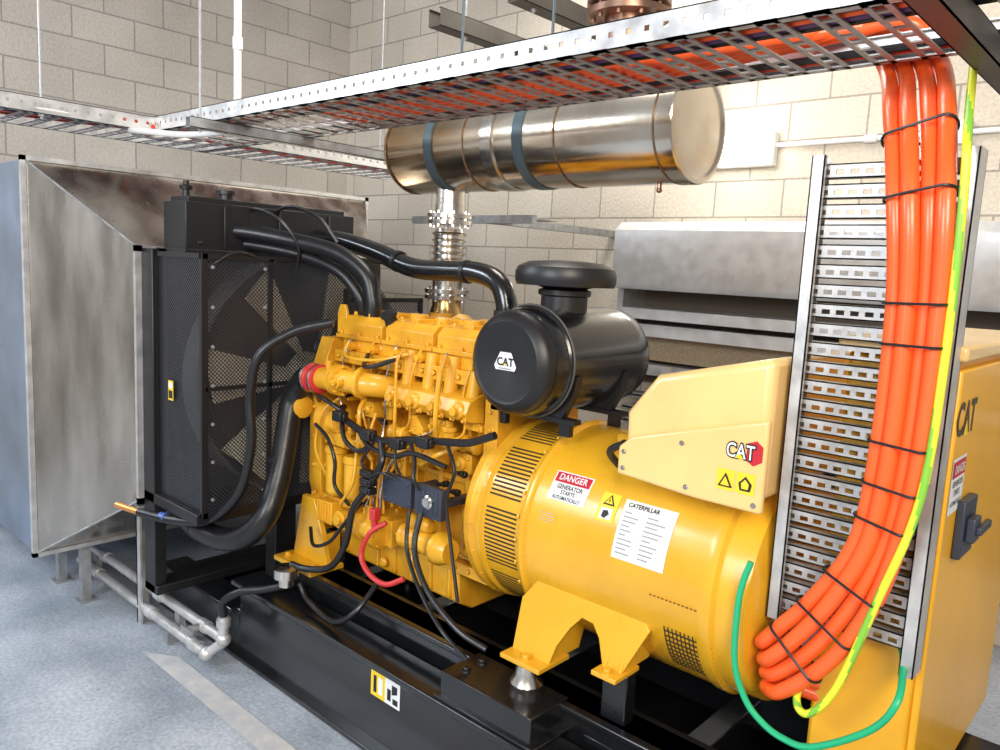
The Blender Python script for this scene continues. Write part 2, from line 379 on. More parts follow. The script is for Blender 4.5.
E=B().tube([(-2.54,1.75,1.195),(-2.44,1.75,1.20),(-2.34,1.755,1.205),(-2.26,1.79,1.20),(-2.22,1.86,1.19)],.043,18)
E.lathe((-2.42,1.752,1.203),(1,0,0),[(0,.046),(.005,.058),(.02,.058),(.022,.050),(.026,.050),(.028,.058),(.042,.058),(.047,.046)],24)
for k in range(8):
    a=k*math.pi/4;E.bolt((-2.373,1.752+.052*math.cos(a),1.203+.052*math.sin(a)),(1,0,0),.005,.008)
E.lathe((-2.30,1.77,1.205),(1,.3,0),[(0,.045),(.005,.058),(.022,.058),(.027,.045)],20)
E.cyl((-2.46,1.75,1.23),(-2.46,1.75,1.27),.014);E.lathe((-2.34,1.71,1.205),(0,-1,0),[(0,.022),(.015,.02),(.016,.012),(.03,.012)],12)
E.make('coolant_outlet_pipe',[YELD],ENG)
E=B().lathe((-2.585,1.75,1.19),(1,0,.02),[(0,.05),(.004,.056),(.028,.056),(.032,.052),(.05,.052),(.054,.057),(.08,.057),(.084,.05)],24)
E.make('hose_clamp',[REDCL],ENG,label='red silicone hose joiner')
for x in(-2.578,-2.525): B().lathe((x,1.75,1.19),(1,0,.02),[(0,.057),(.001,.059),(.010,.059),(.011,.057)],24,cap=False).make('clamp_band',[STEEL],ENG)
E=B().lathe((-2.60,1.84,1.02),(1,0,0),[(0,.05),(.03,.085),(.05,.085),(.08,.065),(.12,.06),(.14,.03)],24)
E.box((-2.58,1.82,.92),(-2.52,1.95,1.1)); E.cyl((-2.50,1.84,.96),(-2.50,1.84,.82),.025)
for k in range(8):
    a=k*math.pi/4;E.bolt((-2.55,1.84+.073*math.cos(a),1.02+.073*math.sin(a)),(1,0,0),.007,.01)
E.make('water_pump',[YELD],ENG,bevel=.003)
for (x,z,r,y) in((-2.70,1.12,.09,2.0),(-2.70,.86,.13,2.05),(-2.70,1.28,.05,1.9)):
    B().lathe((x-.01,y,z),(1,0,0),[(0,r),(.012,r*.9),(.024,r*.9),(.036,r)],28).make('belt_pulley',[BLKM],ENG)
B().lathe((-2.73,1.76,1.06),(1,0,0),[(0,.03),(.01,.045),(.03,.045),(.034,.04),(.06,.04),(.064,.045),(.09,.045),(.10,.025)],24).make('charging_alternator',[YELD],ENG)
for (x,z0,z1,r) in((-2.44,.74,.94,.042),(-2.33,.74,.92,.038)):
    E=B().lathe((x,1.78,z0),(0,0,1),[(0,r*.5),(.01,r*.85),(.025,r),(z1-z0-.03,r),(z1-z0-.025,r*1.12),(z1-z0-.01,r*1.12),(z1-z0,r*.9)],24)
    E.make('fuel_filter',[YEL],ENG)
E=B().box((-2.49,1.76,.945),(-2.28,1.90,.985)).box((-2.40,1.745,.95),(-2.35,1.78,1.0))
for k in range(5): E.bolt((-2.475+.045*k,1.76,.965),(0,-1,0),.006,.009)
for k in range(3): E.lathe((-2.46+k*.075,1.80,.985),(0,0,1),[(0,.018),(.015,.018),(.016,.01),(.035,.01)],10)
E.make('filter_head',[YELD],ENG,bevel=.003)
E=B().box((-2.56,1.80,.60),(-2.34,1.92,.72)).box((-2.53,1.76,.62),(-2.44,1.82,.71)).cyl((-2.38,1.80,.66),(-2.38,1.75,.66),.035).cyl((-2.38,1.75,.66),(-2.38,1.735,.66),.02)
for k in range(4): E.bolt((-2.545+.06*k,1.80,.705),(0,-1,0),.007,.01)
for k in range(5): E.box((-2.528+k*.018,1.752,.625),(-2.522+k*.018,1.77,.705))
E.make('oil_cooler_housing',[YELD],ENG,bevel=.003)
E=B().lathe((-2.28,1.77,.67),(1,0,0),[(0,.035),(.01,.045),(.03,.045),(.034,.055),(.05,.055),(.054,.045),(.1,.045),(.11,.062),(.14,.062),(.15,.04)],24).box((-2.24,1.78,.62),(-2.1,1.92,.72)).cyl((-2.20,1.76,.70),(-2.20,1.76,.76),.016)
for k in range(6):
    a=k*math.pi/3;E.bolt((-2.14,1.77+.052*math.cos(a),.67+.052*math.sin(a)),(1,0,0),.006,.01)
for k in range(4): E.lathe((-2.225+k*.025,1.76,.715),(0,-.3,1),[(0,.009),(.02,.009),(.022,.006),(.035,.006)],8)
E.make('fuel_pump',[YELD],ENG,bevel=.003)
E=B().lathe((-2.02,1.77,.70),(1,0,0),[(0,.03),(.01,.046),(.03,.046),(.032,.043),(.15,.043),(.152,.046),(.17,.05),(.18,.058),(.20,.058),(.24,.04)],24)
E.lathe((-1.98,1.76,.765),(1,0,0),[(0,.020),(.01,.026),(.10,.026),(.11,.018)],18)
for k in range(3): E.lathe((-2.022,1.77+(k-1)*.02,.70+(k%2)*.02),(-1,0,0),[(0,.006),(.018,.006)],8)
E.make('starter_motor',[YELD],ENG)
E=B().box((-2.08,1.715,.82),(-1.93,1.74,.92)).box((-2.06,1.74,.84),(-2.02,1.95,.86)); E.box((-1.90,1.705,.82),(-1.77,1.73,.925)).box((-1.86,1.73,.84),(-1.82,1.95,.86))
for (x,z) in((-2.065,.835),(-2.065,.905),(-1.945,.835),(-1.945,.905)): E.bolt((x,1.715,z),(0,-1,0),.006,.006)
for k in range(5): E.box((-1.885+k*.022,1.702,.835),(-1.875+k*.022,1.706,.91))
E.make('control_module',[ECM],ENG,bevel=.003,label='slate grey engine control module')
B().lathe((-1.83,1.704,.875),(0,-1,0),[(0,.024),(.006,.024),(.010,.016),(.014,.016)],20).make('sensor_cap',[STEEL],ENG)
E=B().lathe((-1.74,AY,AZ),(1,0,0),[(0,.26),(.02,.32),(.05,.325),(.07,.31)],56)
for k in range(20):
    a=k*math.pi/10; E.bolt((-1.69,AY+.315*math.cos(a),AZ+.315*math.sin(a)),(1,0,0),.008,.01)
E.box((-1.74,1.86,.95),(-1.68,2.3,1.22)); E.box((-1.78,1.90,.6),(-1.70,2.3,1.2))
for z in(1.0,1.06,1.12,1.18): E.bolt((-1.71,1.86,z),(0,-1,0),.008,.011)
E.make('flywheel_housing',[YELD],ENG,bevel=.003)
E=B().prism([(-2.70,.43),(-2.46,.43),(-2.50,.56),(-2.56,.70),(-2.64,.70)],1,1.76,1.785)
E.prism([(-2.72,.42),(-2.46,.42),(-2.46,.44),(-2.72,.44)],1,1.68,1.84); E.box((-2.62,1.78,.55),(-2.58,1.88,.70)); E.box((-2.52,1.78,.44),(-2.50,1.85,.56))
E.bolt((-2.68,1.72,.44),(0,0,1),.012,.014).bolt((-2.50,1.72,.44),(0,0,1),.012,.014)
E.make('engine_mount_bracket',[YEL],ENG,bevel=.004)
E=B().lathe((-2.42,2.34,1.34),(1,0,0),[(0,.05),(.02,.09),(.07,.11),(.11,.08),(.17,.08),(.2,.1),(.26,.1),(.28,.06)],28)
E.cyl((-2.55,2.42,1.30),(-2.55,2.42,1.44),.06)
E.make('turbocharger',[YELD],ENG)
lines=[
 [(-2.30,1.80,1.14),(-2.28,1.76,1.10),(-2.27,1.76,1.0),(-2.25,1.80,.92)],
 [(-2.22,1.79,1.10),(-2.20,1.75,1.02),(-2.12,1.75,.98),(-2.05,1.79,1.0),(-2.0,1.84,1.06)],
 [(-2.14,1.84,1.34),(-2.10,1.78,1.30),(-2.09,1.77,1.16),(-2.10,1.78,1.02),(-2.14,1.84,.95)],
 [(-1.92,1.84,1.34),(-1.87,1.77,1.28),(-1.87,1.76,1.12),(-1.91,1.82,1.0)],
 [(-2.46,1.84,1.34),(-2.42,1.79,1.30),(-2.34,1.77,1.29),(-2.20,1.78,1.30),(-2.1,1.83,1.33)],
 [(-2.30,1.80,.75),(-2.22,1.74,.78),(-2.16,1.75,.86),(-2.18,1.80,.98)],
 [(-2.0,1.84,.95),(-1.94,1.77,.97),(-1.86,1.77,1.02),(-1.8,1.84,1.06)],
 [(-2.52,1.79,.80),(-2.54,1.75,.92),(-2.51,1.76,1.06),(-2.46,1.80,1.12)],
 [(-2.36,1.78,.70),(-2.33,1.72,.74),(-2.27,1.73,.84),(-2.30,1.77,1.0),(-2.33,1.80,1.10)],
]
for k,l in enumerate(lines): B().tube(l,.009 if k%3==0 else .006,8).make('fuel_line',[YELD],ENG)
for k in range(6):
    x=-2.52+k*.135
    B().tube([(-2.225+.02*k,1.76,.75),(-2.22+.02*k,1.765,.82+.01*k),(x*.5-1.1,1.83-.004*k,.95+.015*k),(x+.02,1.84,1.08),(x+.03,1.83,1.22),(x+.04,1.86,1.33),(x+.04,1.90,1.37)],.0045,7).make('injector_line',[YELD if k%2 else STEEL],ENG)
random.seed(21)
def boss(x,z,r,h,y=BY):
    E=B().lathe((x,y,z),(0,-1,0),[(0,r*1.25),(h*.35,r*1.2),(h*.4,r),(h,r*.95)],14)
    E.lathe((x,y-h,z),(0,-1,0),[(0,r*.7),(.014,r*.7)],6).make('casting_boss',[YELD],ENG)
for i in range(6):
    x=-2.47+i*.135; boss(x,1.32,.018,.05,1.90); boss(x+.06,1.23,.020,.06,1.96)
def casting(x,z,w,h,d,t):
    E=B();y=BY-d
    if t==0:
        E.box((x,y,z),(x+w,BY,z+h))
        E.bolt((x+.014,y,z+.014),(0,-1,0),.007,.01);E.bolt((x+w-.014,y,z+h-.014),(0,-1,0),.007,.01)
        E.lathe((x+w/2,y,z+h/2),(0,-1,0),[(0,w*.28),(.012,w*.25),(.014,w*.14),(.026,w*.14)],14)
    elif t==1:
        r=h*.5;E.lathe((x,y+r*.3,z+r),(1,0,0),[(0,r*.6),(.008,r),(.022,r),(.024,r*.78),(w-.024,r*.78),(w-.022,r),(w-.008,r),(w,r*.6)],18)
        E.box((x+w*.35,y,z+r*.6),(x+w*.65,BY,z+r*1.4))
    elif t==2:
        r=w*.42;E.lathe((x+w/2,y+r*.3,z),(0,0,1),[(0,r*.5),(.006,r*.9),(h*.6,r*.9),(h*.62,r*1.1),(h*.78,r*1.1),(h*.8,r*.6),(h,r*.6)],18)
        E.box((x+w*.3,y,z+h*.3),(x+w*.7,BY,z+h*.55))
    else:
        E.prism([(x,z),(x+w,z),(x+w,z+h*.35),(x+w*.45,z+h),(x,z+h)],1,y,BY)
        for (u,v) in((.15,.15),(.85,.15),(.15,.85)): E.bolt((x+w*u,y,z+h*v),(0,-1,0),.006,.009)
        for q in range(3): E.box((x+w*.1,y-.006,z+h*(.25+.18*q)),(x+w*.5,y,z+h*(.31+.18*q)))
    E.make('side_casting',[YELD],ENG,bevel=.003)
grid=[(-2.57,1.10,.08,.08,.09,3),(-2.38,1.06,.07,.06,.12,0),(-2.28,1.06,.07,.09,.10,2),(-2.20,1.0,.09,.06,.13,1),(-2.10,1.04,.07,.07,.12,3),(-2.02,1.03,.08,.08,.10,0),(-1.93,1.02,.06,.10,.12,2),(-1.85,1.02,.09,.06,.11,1),
 (-2.12,.92,.10,.07,.10,3),(-2.0,.94,.09,.07,.13,1),(-1.90,.94,.09,.07,.09,0),(-2.27,.82,.06,.10,.13,2),(-2.22,.86,.07,.08,.09,0),(-2.2,.76,.10,.05,.10,1),(-2.08,.77,.07,.06,.12,3),(-1.98,.78,.06,.06,.10,2),
 (-1.84,.64,.09,.08,.10,0),(-1.80,.78,.08,.07,.12,1),(-2.09,.62,.06,.06,.12,2),(-2.34,.62,.06,.07,.12,3),(-2.56,.84,.06,.09,.12,2),(-2.57,.98,.06,.08,.13,0),(-1.84,1.10,.08,.05,.10,3),(-2.44,1.26,.10,.04,.09,1)]
for g in grid: casting(*g)
for k in range(12): boss(random.uniform(-2.55,-1.8),random.uniform(.66,1.22),random.uniform(.008,.016),random.uniform(.06,.14))
for k in range(12):
    x=random.uniform(-2.52,-1.8);z=random.uniform(.68,1.22);y=random.uniform(1.79,1.85)
    B().lathe((x,y+.03,z),(random.uniform(-.4,.4),-1,random.uniform(-.2,.6)),[(0,.012),(.018,.012),(.019,.009),(.032,.009),(.033,.006),(.05,.006)],8).make('engine_sensor',[BLKM],ENG)
# harness
har=[
 ([(-2.43,1.80,1.09),(-2.38,1.74,1.08),(-2.24,1.72,1.05),(-2.10,1.72,1.03),(-1.95,1.72,1.06),(-1.80,1.73,1.08),(-1.68,1.73,1.10),(-1.58,1.74,1.14)],.013),
 ([(-2.10,1.72,1.03),(-2.06,1.69,.96),(-2.12,1.68,.86),(-2.20,1.68,.76),(-2.24,1.68,.62),(-2.30,1.66,.52),(-2.42,1.64,.48),(-2.50,1.62,.48)],.013),
 ([(-2.24,1.72,1.05),(-2.15,1.71,1.0),(-2.02,1.71,.99),(-1.92,1.71,1.02),(-1.78,1.73,1.0)],.009),
 ([(-1.95,1.72,1.06),(-1.90,1.70,1.0),(-1.88,1.68,.95),(-1.86,1.69,.91)],.007),
 ([(-2.50,1.72,1.02),(-2.42,1.72,.98),(-2.37,1.72,.90),(-2.38,1.73,.80),(-2.30,1.74,.74)],.007),
 ([(-1.86,1.70,.83),(-1.84,1.66,.72),(-1.74,1.63,.62),(-1.60,1.63,.54),(-1.50,1.66,.50)],.010),
 ([(-1.93,1.71,.82),(-1.90,1.68,.70),(-1.80,1.65,.60),(-1.66,1.62,.52),(-1.56,1.64,.45)],.007),
 ([(-2.34,1.84,1.30),(-2.27,1.77,1.27),(-2.20,1.77,1.28),(-2.14,1.81,1.31)],.009),
 ([(-2.55,1.77,1.10),(-2.50,1.73,1.13),(-2.42,1.72,1.12),(-2.34,1.75,1.08)],.009),
 ([(-1.78,1.73,1.08),(-1.72,1.71,1.0),(-1.74,1.70,.90),(-1.70,1.69,.76),(-1.64,1.67,.6)],.006),
 ([(-2.36,1.74,1.07),(-2.30,1.71,1.0),(-2.22,1.71,.97),(-2.16,1.72,1.0)],.009),
 ([(-2.52,1.72,.60),(-2.44,1.68,.56),(-2.34,1.68,.60),(-2.28,1.70,.68),(-2.2,1.72,.78)],.007),
 ([(-2.14,1.72,1.02),(-2.18,1.70,.94),(-2.14,1.70,.90)],.006),
 ([(-2.02,1.72,1.04),(-2.0,1.70,.98),(-1.98,1.71,.93)],.005),
 ([(-2.09,1.66,.91),(-2.02,1.66,.94),(-1.98,1.69,.92)],.005),
]
for pts,r in har: B().tube(pts,r,10).make('wiring_harness',[RUB],ENG)
for x,z in((-2.16,1.04),(-2.0,1.04),(-1.86,1.07),(-2.33,1.08)): B().box((x-.026,1.69,z-.019),(x+.026,1.73,z+.019)).box((x-.034,1.70,z-.013),(x+.034,1.72,z+.013)).make('harness_connector',[BLKM],ENG,bevel=.004)
for z in(.93,.90,.87): B().box((-2.15,1.665,z-.03),(-2.09,1.70,z-.006)).box((-2.14,1.66,z-.025),(-2.10,1.67,z-.011)).make('harness_connector',[BLKM],ENG,bevel=.003)
B().tube([(-2.06,1.72,.74),(-2.10,1.68,.70),(-2.12,1.66,.62),(-2.06,1.65,.57),(-1.97,1.65,.56),(-1.91,1.68,.59)],.0095,10).make('starter_cable',[REDCL],ENG,label='red starter battery cable')
B().box((-2.12,1.69,.74),(-2.09,1.72,.785)).cyl((-2.105,1.705,.70),(-2.105,1.705,.75),.012).make('terminal_boot',[REDCL],ENG,bevel=.004)
B().lathe((-2.50,1.60,.40),(0,0,1),[(0,.03),(.03,.03),(.035,.048),(.07,.048),(.08,.03)],24).make('drain_cap',[STEEL],GS)
B().tube([(-2.44,1.62,.42),(-2.38,1.62,.37),(-2.2,1.60,.36),(-2.1,1.62,.42),(-2.1,1.72,.5)],.010,10).make('drain_hose',[RUB],GS)
# --- hoses
B().tube([(-2.56,1.75,1.19),(-2.63,1.75,1.17),(-2.69,1.74,1.08),(-2.66,1.69,.92),(-2.63,1.64,.78),(-2.61,1.58,.66),(-2.67,1.53,.57),(-2.78,1.50,.53),(-2.92,1.48,.53),(-3.08,1.48,.555),(-3.16,1.49,.58)],.047,20).make('lower_coolant_hose',[RUB],GS)
B().lathe((-2.66,1.668,.86),(.05,-.2,-1),[(0,.051),(.02,.051)],20).make('hose_band',[BLKM],GS)
B().lathe((-2.96,1.48,.535),(-1,0,.1),[(0,.051),(.02,.051)],20).make('hose_band',[BLKM],GS)
B().tube([(-2.40,1.72,1.42),(-2.50,1.62,1.38),(-2.57,1.52,1.29),(-2.60,1.50,1.13),(-2.59,1.50,.95),(-2.66,1.49,.75),(-2.82,1.45,.61),(-3.0,1.40,.57),(-3.18,1.33,.575)],.018,14).make('bypass_hose',[RUB],GS)
B().tube([(-3.18,1.33,.575),(-3.30,1.29,.585)],.014,14,sm=1).make('hose_fitting',[COP],GS)
B().lathe((-3.05,1.385,.57),(-1,-.3,.03),[(0,.021),(.03,.021)],14).make('hose_joint',[JBL],GS)
B().tube([(-3.08,1.60,1.74),(-2.98,1.68,1.745),(-2.82,1.80,1.72),(-2.63,1.89,1.68),(-2.50,1.94,1.60),(-2.46,1.95,1.50),(-2.46,1.95,1.43)],.034,18).make('upper_coolant_hose',[RUB],GS)
B().tube([(-3.06,1.66,1.70),(-2.94,1.74,1.69),(-2.78,1.84,1.66),(-2.62,1.91,1.60),(-2.54,1.95,1.50),(-2.54,1.97,1.42)],.024,16).make('upper_coolant_hose',[RUB],GS)
B().tube([(-3.05,2.05,1.75),(-2.85,2.08,1.735),(-2.62,2.10,1.69),(-2.40,2.10,1.635),(-2.20,2.10,1.63),(-2.04,2.10,1.63),(-1.93,2.10,1.60),(-1.885,2.10,1.53),(-1.88,2.10,1.44)],.040,20).make('charge_air_pipe',[BLK],GS)
for p,d in(((-2.50,2.10,1.66),(1,0,-.25)),((-2.10,2.10,1.63),(1,0,0)),((-1.885,2.10,1.50),(0,0,-1))): B().lathe(p,d,[(0,.044),(.022,.044)],20).make('hose_band',[BLKM],GS)
for pts in([(-3.05,1.72,1.80),(-2.95,1.72,1.84),(-2.82,1.75,1.80),(-2.76,1.80,1.70),(-2.80,1.82,1.60)],[(-3.04,1.82,1.80),(-2.90,1.84,1.86),(-2.74,1.88,1.82),(-2.66,1.92,1.72)],[(-2.80,1.44,1.60),(-2.78,1.55,1.66),(-2.80,1.7,1.62)]):
    B().tube(pts,.007,8).make('vent_hose',[RUB],GS)
# --- air cleaner
AX,AC=-1.545,1.37
A=B().lathe((AX,1.78,AC),(0,1,0),[(0,.150),(.0,.160),(.02,.166),(.05,.166),(.055,.172),(.075,.172),(.08,.166),(.44,.166),(.50,.160),(.53,.14),(.545,.09)],64)
A=A.make('air_cleaner',[BLK],GS,label='glossy black canister air cleaner')
B().lathe((AX,1.79,AC),(0,-1,0),[(0,.158),(.03,.158),(.045,.150),(.058,.132),(.062,.125),(.058,.115),(.058,.03),(.050,.01)],64).make('end_cap',[BLKM],A)
B().tube([(AX+.174*math.cos(a),1.845,AC+.174*math.sin(a)) for a in [k*math.pi/32 for k in range(64)]],.004,8,closed=True).make('cap_clamp',[DK],A)
f=planeY(AX,1.79-.058,AC)
sticker('brand_label',A,f,[('poly',[(-.038,-.022),(.038,-.022),(.044,-.01),(.022,.032),(-.022,.032),(-.044,-.01)],WPL,0),('text','CAT',0,.002,.034,INK,1,.001,1.0),('poly',[(-.006,-.008),(.006,-.008),(0,.0)],YLL,2),('rect',-.025,-.019,.025,-.015,GRYL,1)])
B().lathe((AX,2.0,1.52),(0,0,1),[(0,.075),(.05,.075),(.055,.085),(.07,.085),(.075,.07),(.085,.10),(.084,.156),(.098,.162),(.125,.162),(.142,.155),(.158,.12),(.164,.05)],56).make('rain_cap',[BLKM],A)
for k in range(2):
    E=B().box((AX-.17,1.86+k*.26,1.19),(AX+.17,1.90+k*.26,1.205)).prism([(AX-.12,1.205),(AX+.12,1.205),(AX+.16,1.28),(AX+.17,1.34),(AX+.155,1.33),(AX+.1,1.24),(AX-.1,1.24),(AX-.155,1.33),(AX-.17,1.34),(AX-.16,1.28)],1,1.865+k*.26,1.895+k*.26)
    E.box((AX-.15,1.87+k*.26,1.15),(AX-.11,1.89+k*.26,1.2)).box((AX+.11,1.87+k*.26,1.15),(AX+.15,1.89+k*.26,1.2))
    E.make('cleaner_bracket',[BLKM],A)
# --- alternator
DX=-1.475
A=B().lathe((DX,AY,AZ),(1,0,0),[(0,.30),(.002,.336),(.014,.340),(.022,.334),(.026,.326),(.60,.326),(.61,.332),(.64,.332),(.65,.32),(.725,.315),(.745,.26)],96)
ALT=A.make('alternator',[YEL],GS,label='yellow drum-shaped alternator housing')
RA=.308
A=B().lathe((-1.67,AY,AZ),(1,0,0),[(0,.28),(.003,.318),(.02,.318),(.026,RA),(.175,RA),(.18,.318),(.194,.318),(.195,.28)],80)
for k in range(28):
    a=k*math.pi/14; A.bolt((-1.483,AY+.327*math.cos(a),AZ+.327*math.sin(a)),(-1,0,0),.005,.007)
A.make('coupling_housing',[YEL],ALT)
def slot(b,x0,x1,t0,t1,R):
    vs=[];n=3
    for i in range(n+1):
        th=math.radians(t0+(t1-t0)*i/n)
        for x in(x0,x1): vs.append((x,AY-R*math.cos(th),AZ+R*math.sin(th)))
    b.add(vs,[(2*i,2*i+1,2*i+3,2*i+2) for i in range(n)])
for g,c in((-62,13),(-22,14),(20,13),(60,13)):
    A=B()
    for k in range(c): slot(A,-1.635,-1.505,g+k*2.6,g+k*2.6+1.15,RA+.001)
    A.make('vent_louvre',[SLOT],ALT,fixn=False)
A=B()
for k in range(9): slot(A,-.97,-.83,-44+k*3.0,-44+k*3.0+1.1,.3272)
for k in range(12): slot(A,-.97+k*.012,-.966+k*.012,-44,-17,.3274)
A.make('outlet_grille',[SLOT],ALT,fixn=False)
E=B()
arch=[(-1.435,.515),(-1.448,.66),(-1.40,.73),(-1.17,.75),(-1.04,.735),(-1.01,.70),(-1.06,.575),(-1.125,.575),(-1.155,.635),(-1.185,.665),(-1.225,.668),(-1.255,.630),(-1.285,.570),(-1.295,.515)]
n=len(arch)
def yy(z): return 1.70+(z-.50)*.34
E.add([(x,yy(z),z) for x,z in arch]+[(x,yy(z)+.014,z) for x,z in arch],[tuple(range(n)),tuple(range(2*n-1,n-1,-1))]+[(i,(i+1)%n,(i+1)%n+n,i+n) for i in range(n)])
E.box((-1.44,1.655,.502),(-1.29,1.80,.517)).box((-1.13,1.68,.563),(-1.05,1.80,.577))
for x,z0 in((-1.425,.515),(-1.305,.515),(-1.115,.575),(-1.065,.575)): E.prism([(1.72,z0),(1.86,z0),(1.90,.62),(1.84,.70),(1.79,.72)],0,x-.006,x+.006)
E.bolt((-1.36,1.68,.517),(0,0,1),.014,.016).bolt((-1.09,1.70,.577),(0,0,1),.012,.013)
E.make('mounting_foot',[YEL],ALT,bevel=.003,label='yellow welded foot bracket with arched cut-out')
B().lathe((-1.36,1.69,.425),(0,0,1),[(0,.046),(.02,.050),(.045,.036),(.077,.036)],28).make('vibration_isolator',[STEEL],GS)
B().box((-1.13,1.74,.335),(-1.05,1.79,.563)).box((-1.16,1.71,.335),(-1.02,1.8,.36)).make('mount_block',[BLK],GS,bevel=.004)
RD=.326
sticker('danger_label',ALT,onCyl(-1.335,35,RD),[('rect',-.068,-.046,.068,.046,WPL,0),('rect',-.063,.010,.063,.042,REDL,1),('text','DANGER',.0,.026,.028,WPL,2,.0005,.9),('text','GENERATOR',0,-.003,.020,INK,1,.0003,.8),('text','STARTS',0,-.020,.018,INK,1,.0003,.85),('text','AUTOMATICALLY',0,-.037,.016,INK,1,.0003,.78)],'red and white danger label')
sticker('rating_plate',ALT,onCyl(-1.38,17,RD),[('rect',-.03,-.018,.03,.018,YELC,0)]+[('rect',-.026,-.012+.008*k,.026,-.010+.008*k,GRYL,1) for k in range(4)])
sticker('warning_label',ALT,onCyl(-1.19,31,RD),[('rect',-.03,-.042,.03,.042,YLL,0),('poly',[(-.02,.005),(.02,.005),(0,.037)],INK,1),('poly',[(-.013,.009),(.013,.009),(0,.03)],YLL,2),('poly',[(-.003,.012),(.003,.016),(.0,.025)],INK,3),('rect',-.02,-.036,.02,-.004,WPL,1),('poly',[(-.012,-.03),(0,-.034),(.012,-.02),(.004,-.01),(-.010,-.012)],INK,2)],'yellow electric shock warning label')
it=[('rect',-.082,-.083,.082,.083,WPL,0),('text','CATERPILLAR',-.02,.068,.018,INK,1,.0005,.9)]
for k in range(11): it.append(('rect',-.075,.053-k*.0125,.075,.0538-k*.0125,GRYL,1))
for k in range(10):
    it.append(('rect',-.072,.044-k*.0125,-.072+random.uniform(.02,.05),.048-k*.0125,GRYL,1));it.append(('rect',.0,.044-k*.0125,random.uniform(.02,.06),.048-k*.0125,GRYL,1))
it.append(('rect',-.01,-.072,-.0092,.053,GRYL,1))
sticker('data_plate',ALT,onCyl(-1.06,23,RD),it,'large white printed data plate')
sticker('name_strip',ALT,onCyl(-.93,-3,RD),[('rect',-.085,-.006,.085,.006,YELD,0)]+[('rect',-.08+k*.012,-.002,-.073+k*.012,.002,INKB,1) for k in range(13)])
# terminal box
T=B().prism([(-1.13,1.125),(-1.135,1.285),(-1.05,1.395),(-.735,1.475),(-.735,1.125)],1,1.77,2.38)
T=T.make('terminal_box',[YELREFL],ALT,bevel=.022,seg=4,label='yellow folded-sheet terminal box, reflections painted in as a paler tone')
B().prism([(-1.14,1.115),(-1.14,1.19),(-1.10,1.225),(-.73,1.33),(-.73,1.10),(-.9,1.10)],1,1.752,1.772).make('cover_panel',[YELREFL],T,bevel=.008,seg=3)
fT=lambda cx,cz: planeY(cx,1.752,cz)
sticker('brand_logo',T,fT(-.785,1.243),[('poly',[(.008,.024),(.030,.033),(.047,.020),(.047,-.016),(.026,-.029),(.006,-.018)],REDL,0),('text','CAT',-.008,.0,.050,INK,1,.0040,.74),
   ('text','CAT',-.008,.0,.050,WPL,2,.0004,.74),('poly',[(-.021,-.016),(.003,-.016),(-.009,-.003)],YLL,3)],'white lettering outlined in black on a red hexagon')
sticker('warning_label',T,fT(-.80,1.168),[('rect',-.048,-.026,-.002,.026,YLL,0),('rect',.003,-.026,.049,.026,YLL,0),('poly',[(-.044,-.018),(-.006,-.018),(-.025,.018)],INK,1),('poly',[(-.037,-.014),(-.013,-.014),(-.025,.009)],YLL,2),('poly',[(.013,-.018),(.039,-.018),(.043,.0),(.026,.018),(.009,.0)],INK,1),('poly',[(.018,-.013),(.034,-.013),(.036,-.0),(.026,.011),(.016,.0)],YLL,2)])
for (x,z) in((-1.12,1.135),(-.93,1.125),(-.95,1.235),(-1.12,1.18),(-.75,1.12)): B().bolt((x,1.751,z),(0,-1,0),.005,.003).make('cover_screw',[STEEL],T)
B().tube([(-1.20,1.88,1.09),(-1.21,1.82,1.15),(-1.15,1.80,1.19)],.011,10).make('cable_gland',[BLKM],ALT)
B().box((-1.30,1.98,1.10),(-1.13,2.3,1.17)).make('terminal_box_support',[YEL],ALT,bevel=.01)

# ------------------------------------------------------------------ control cabinet
CXF=-.40
C=empty('control_cabinet',(-.5,2.3,.335),'tall yellow steel switchgear cabinet behind the alternator','cabinet')
B().box((-.62,1.90,.335),(CXF,2.85,1.50)).make('cabinet_body',[YELC],C,bevel=.01)
B().box((CXF-.002,1.915,.36),(CXF+.018,2.83,1.48)).make('door',[YELC],C,bevel=.006)
B().box((-.64,1.88,1.50),(CXF+.03,2.87,1.535)).make('cabinet_top',[YELREFL],C,bevel=.008)
FX=CXF+.018
sticker('brand_logo',C,planeX(FX,2.00,1.365),[('text','CAT',0,0,.105,INKB,0,.003,.85),('poly',[(-.022,-.036),(.022,-.036),(0,.0)],YLL,1)])
sticker('danger_label',C,planeX(FX,1.985,1.215),[('rect',-.058,-.065,.065,.065,WPL,0),('rect',-.052,.02,.06,.058,REDL,1),('text','DANGER',.004,.038,.028,WPL,2,.0005,.8),('text','GENERATOR',.004,.004,.020,INK,1,.0003,.8),('text','STARTS',.004,-.018,.020,INK,1,.0003,.8),('text','AUTOMATICALLY',.004,-.042,.016,INK,1,.0003,.75)])
E=B().box((FX,2.02,1.03),(FX+.02,2.14,1.17)).box((FX+.02,2.04,1.07),(FX+.04,2.10,1.13)).box((FX+.038,2.05,1.09),(FX+.052,2.16,1.11));E.make('switch_handle',[ECM],C,bevel=.004,label='dark slate isolator handle')

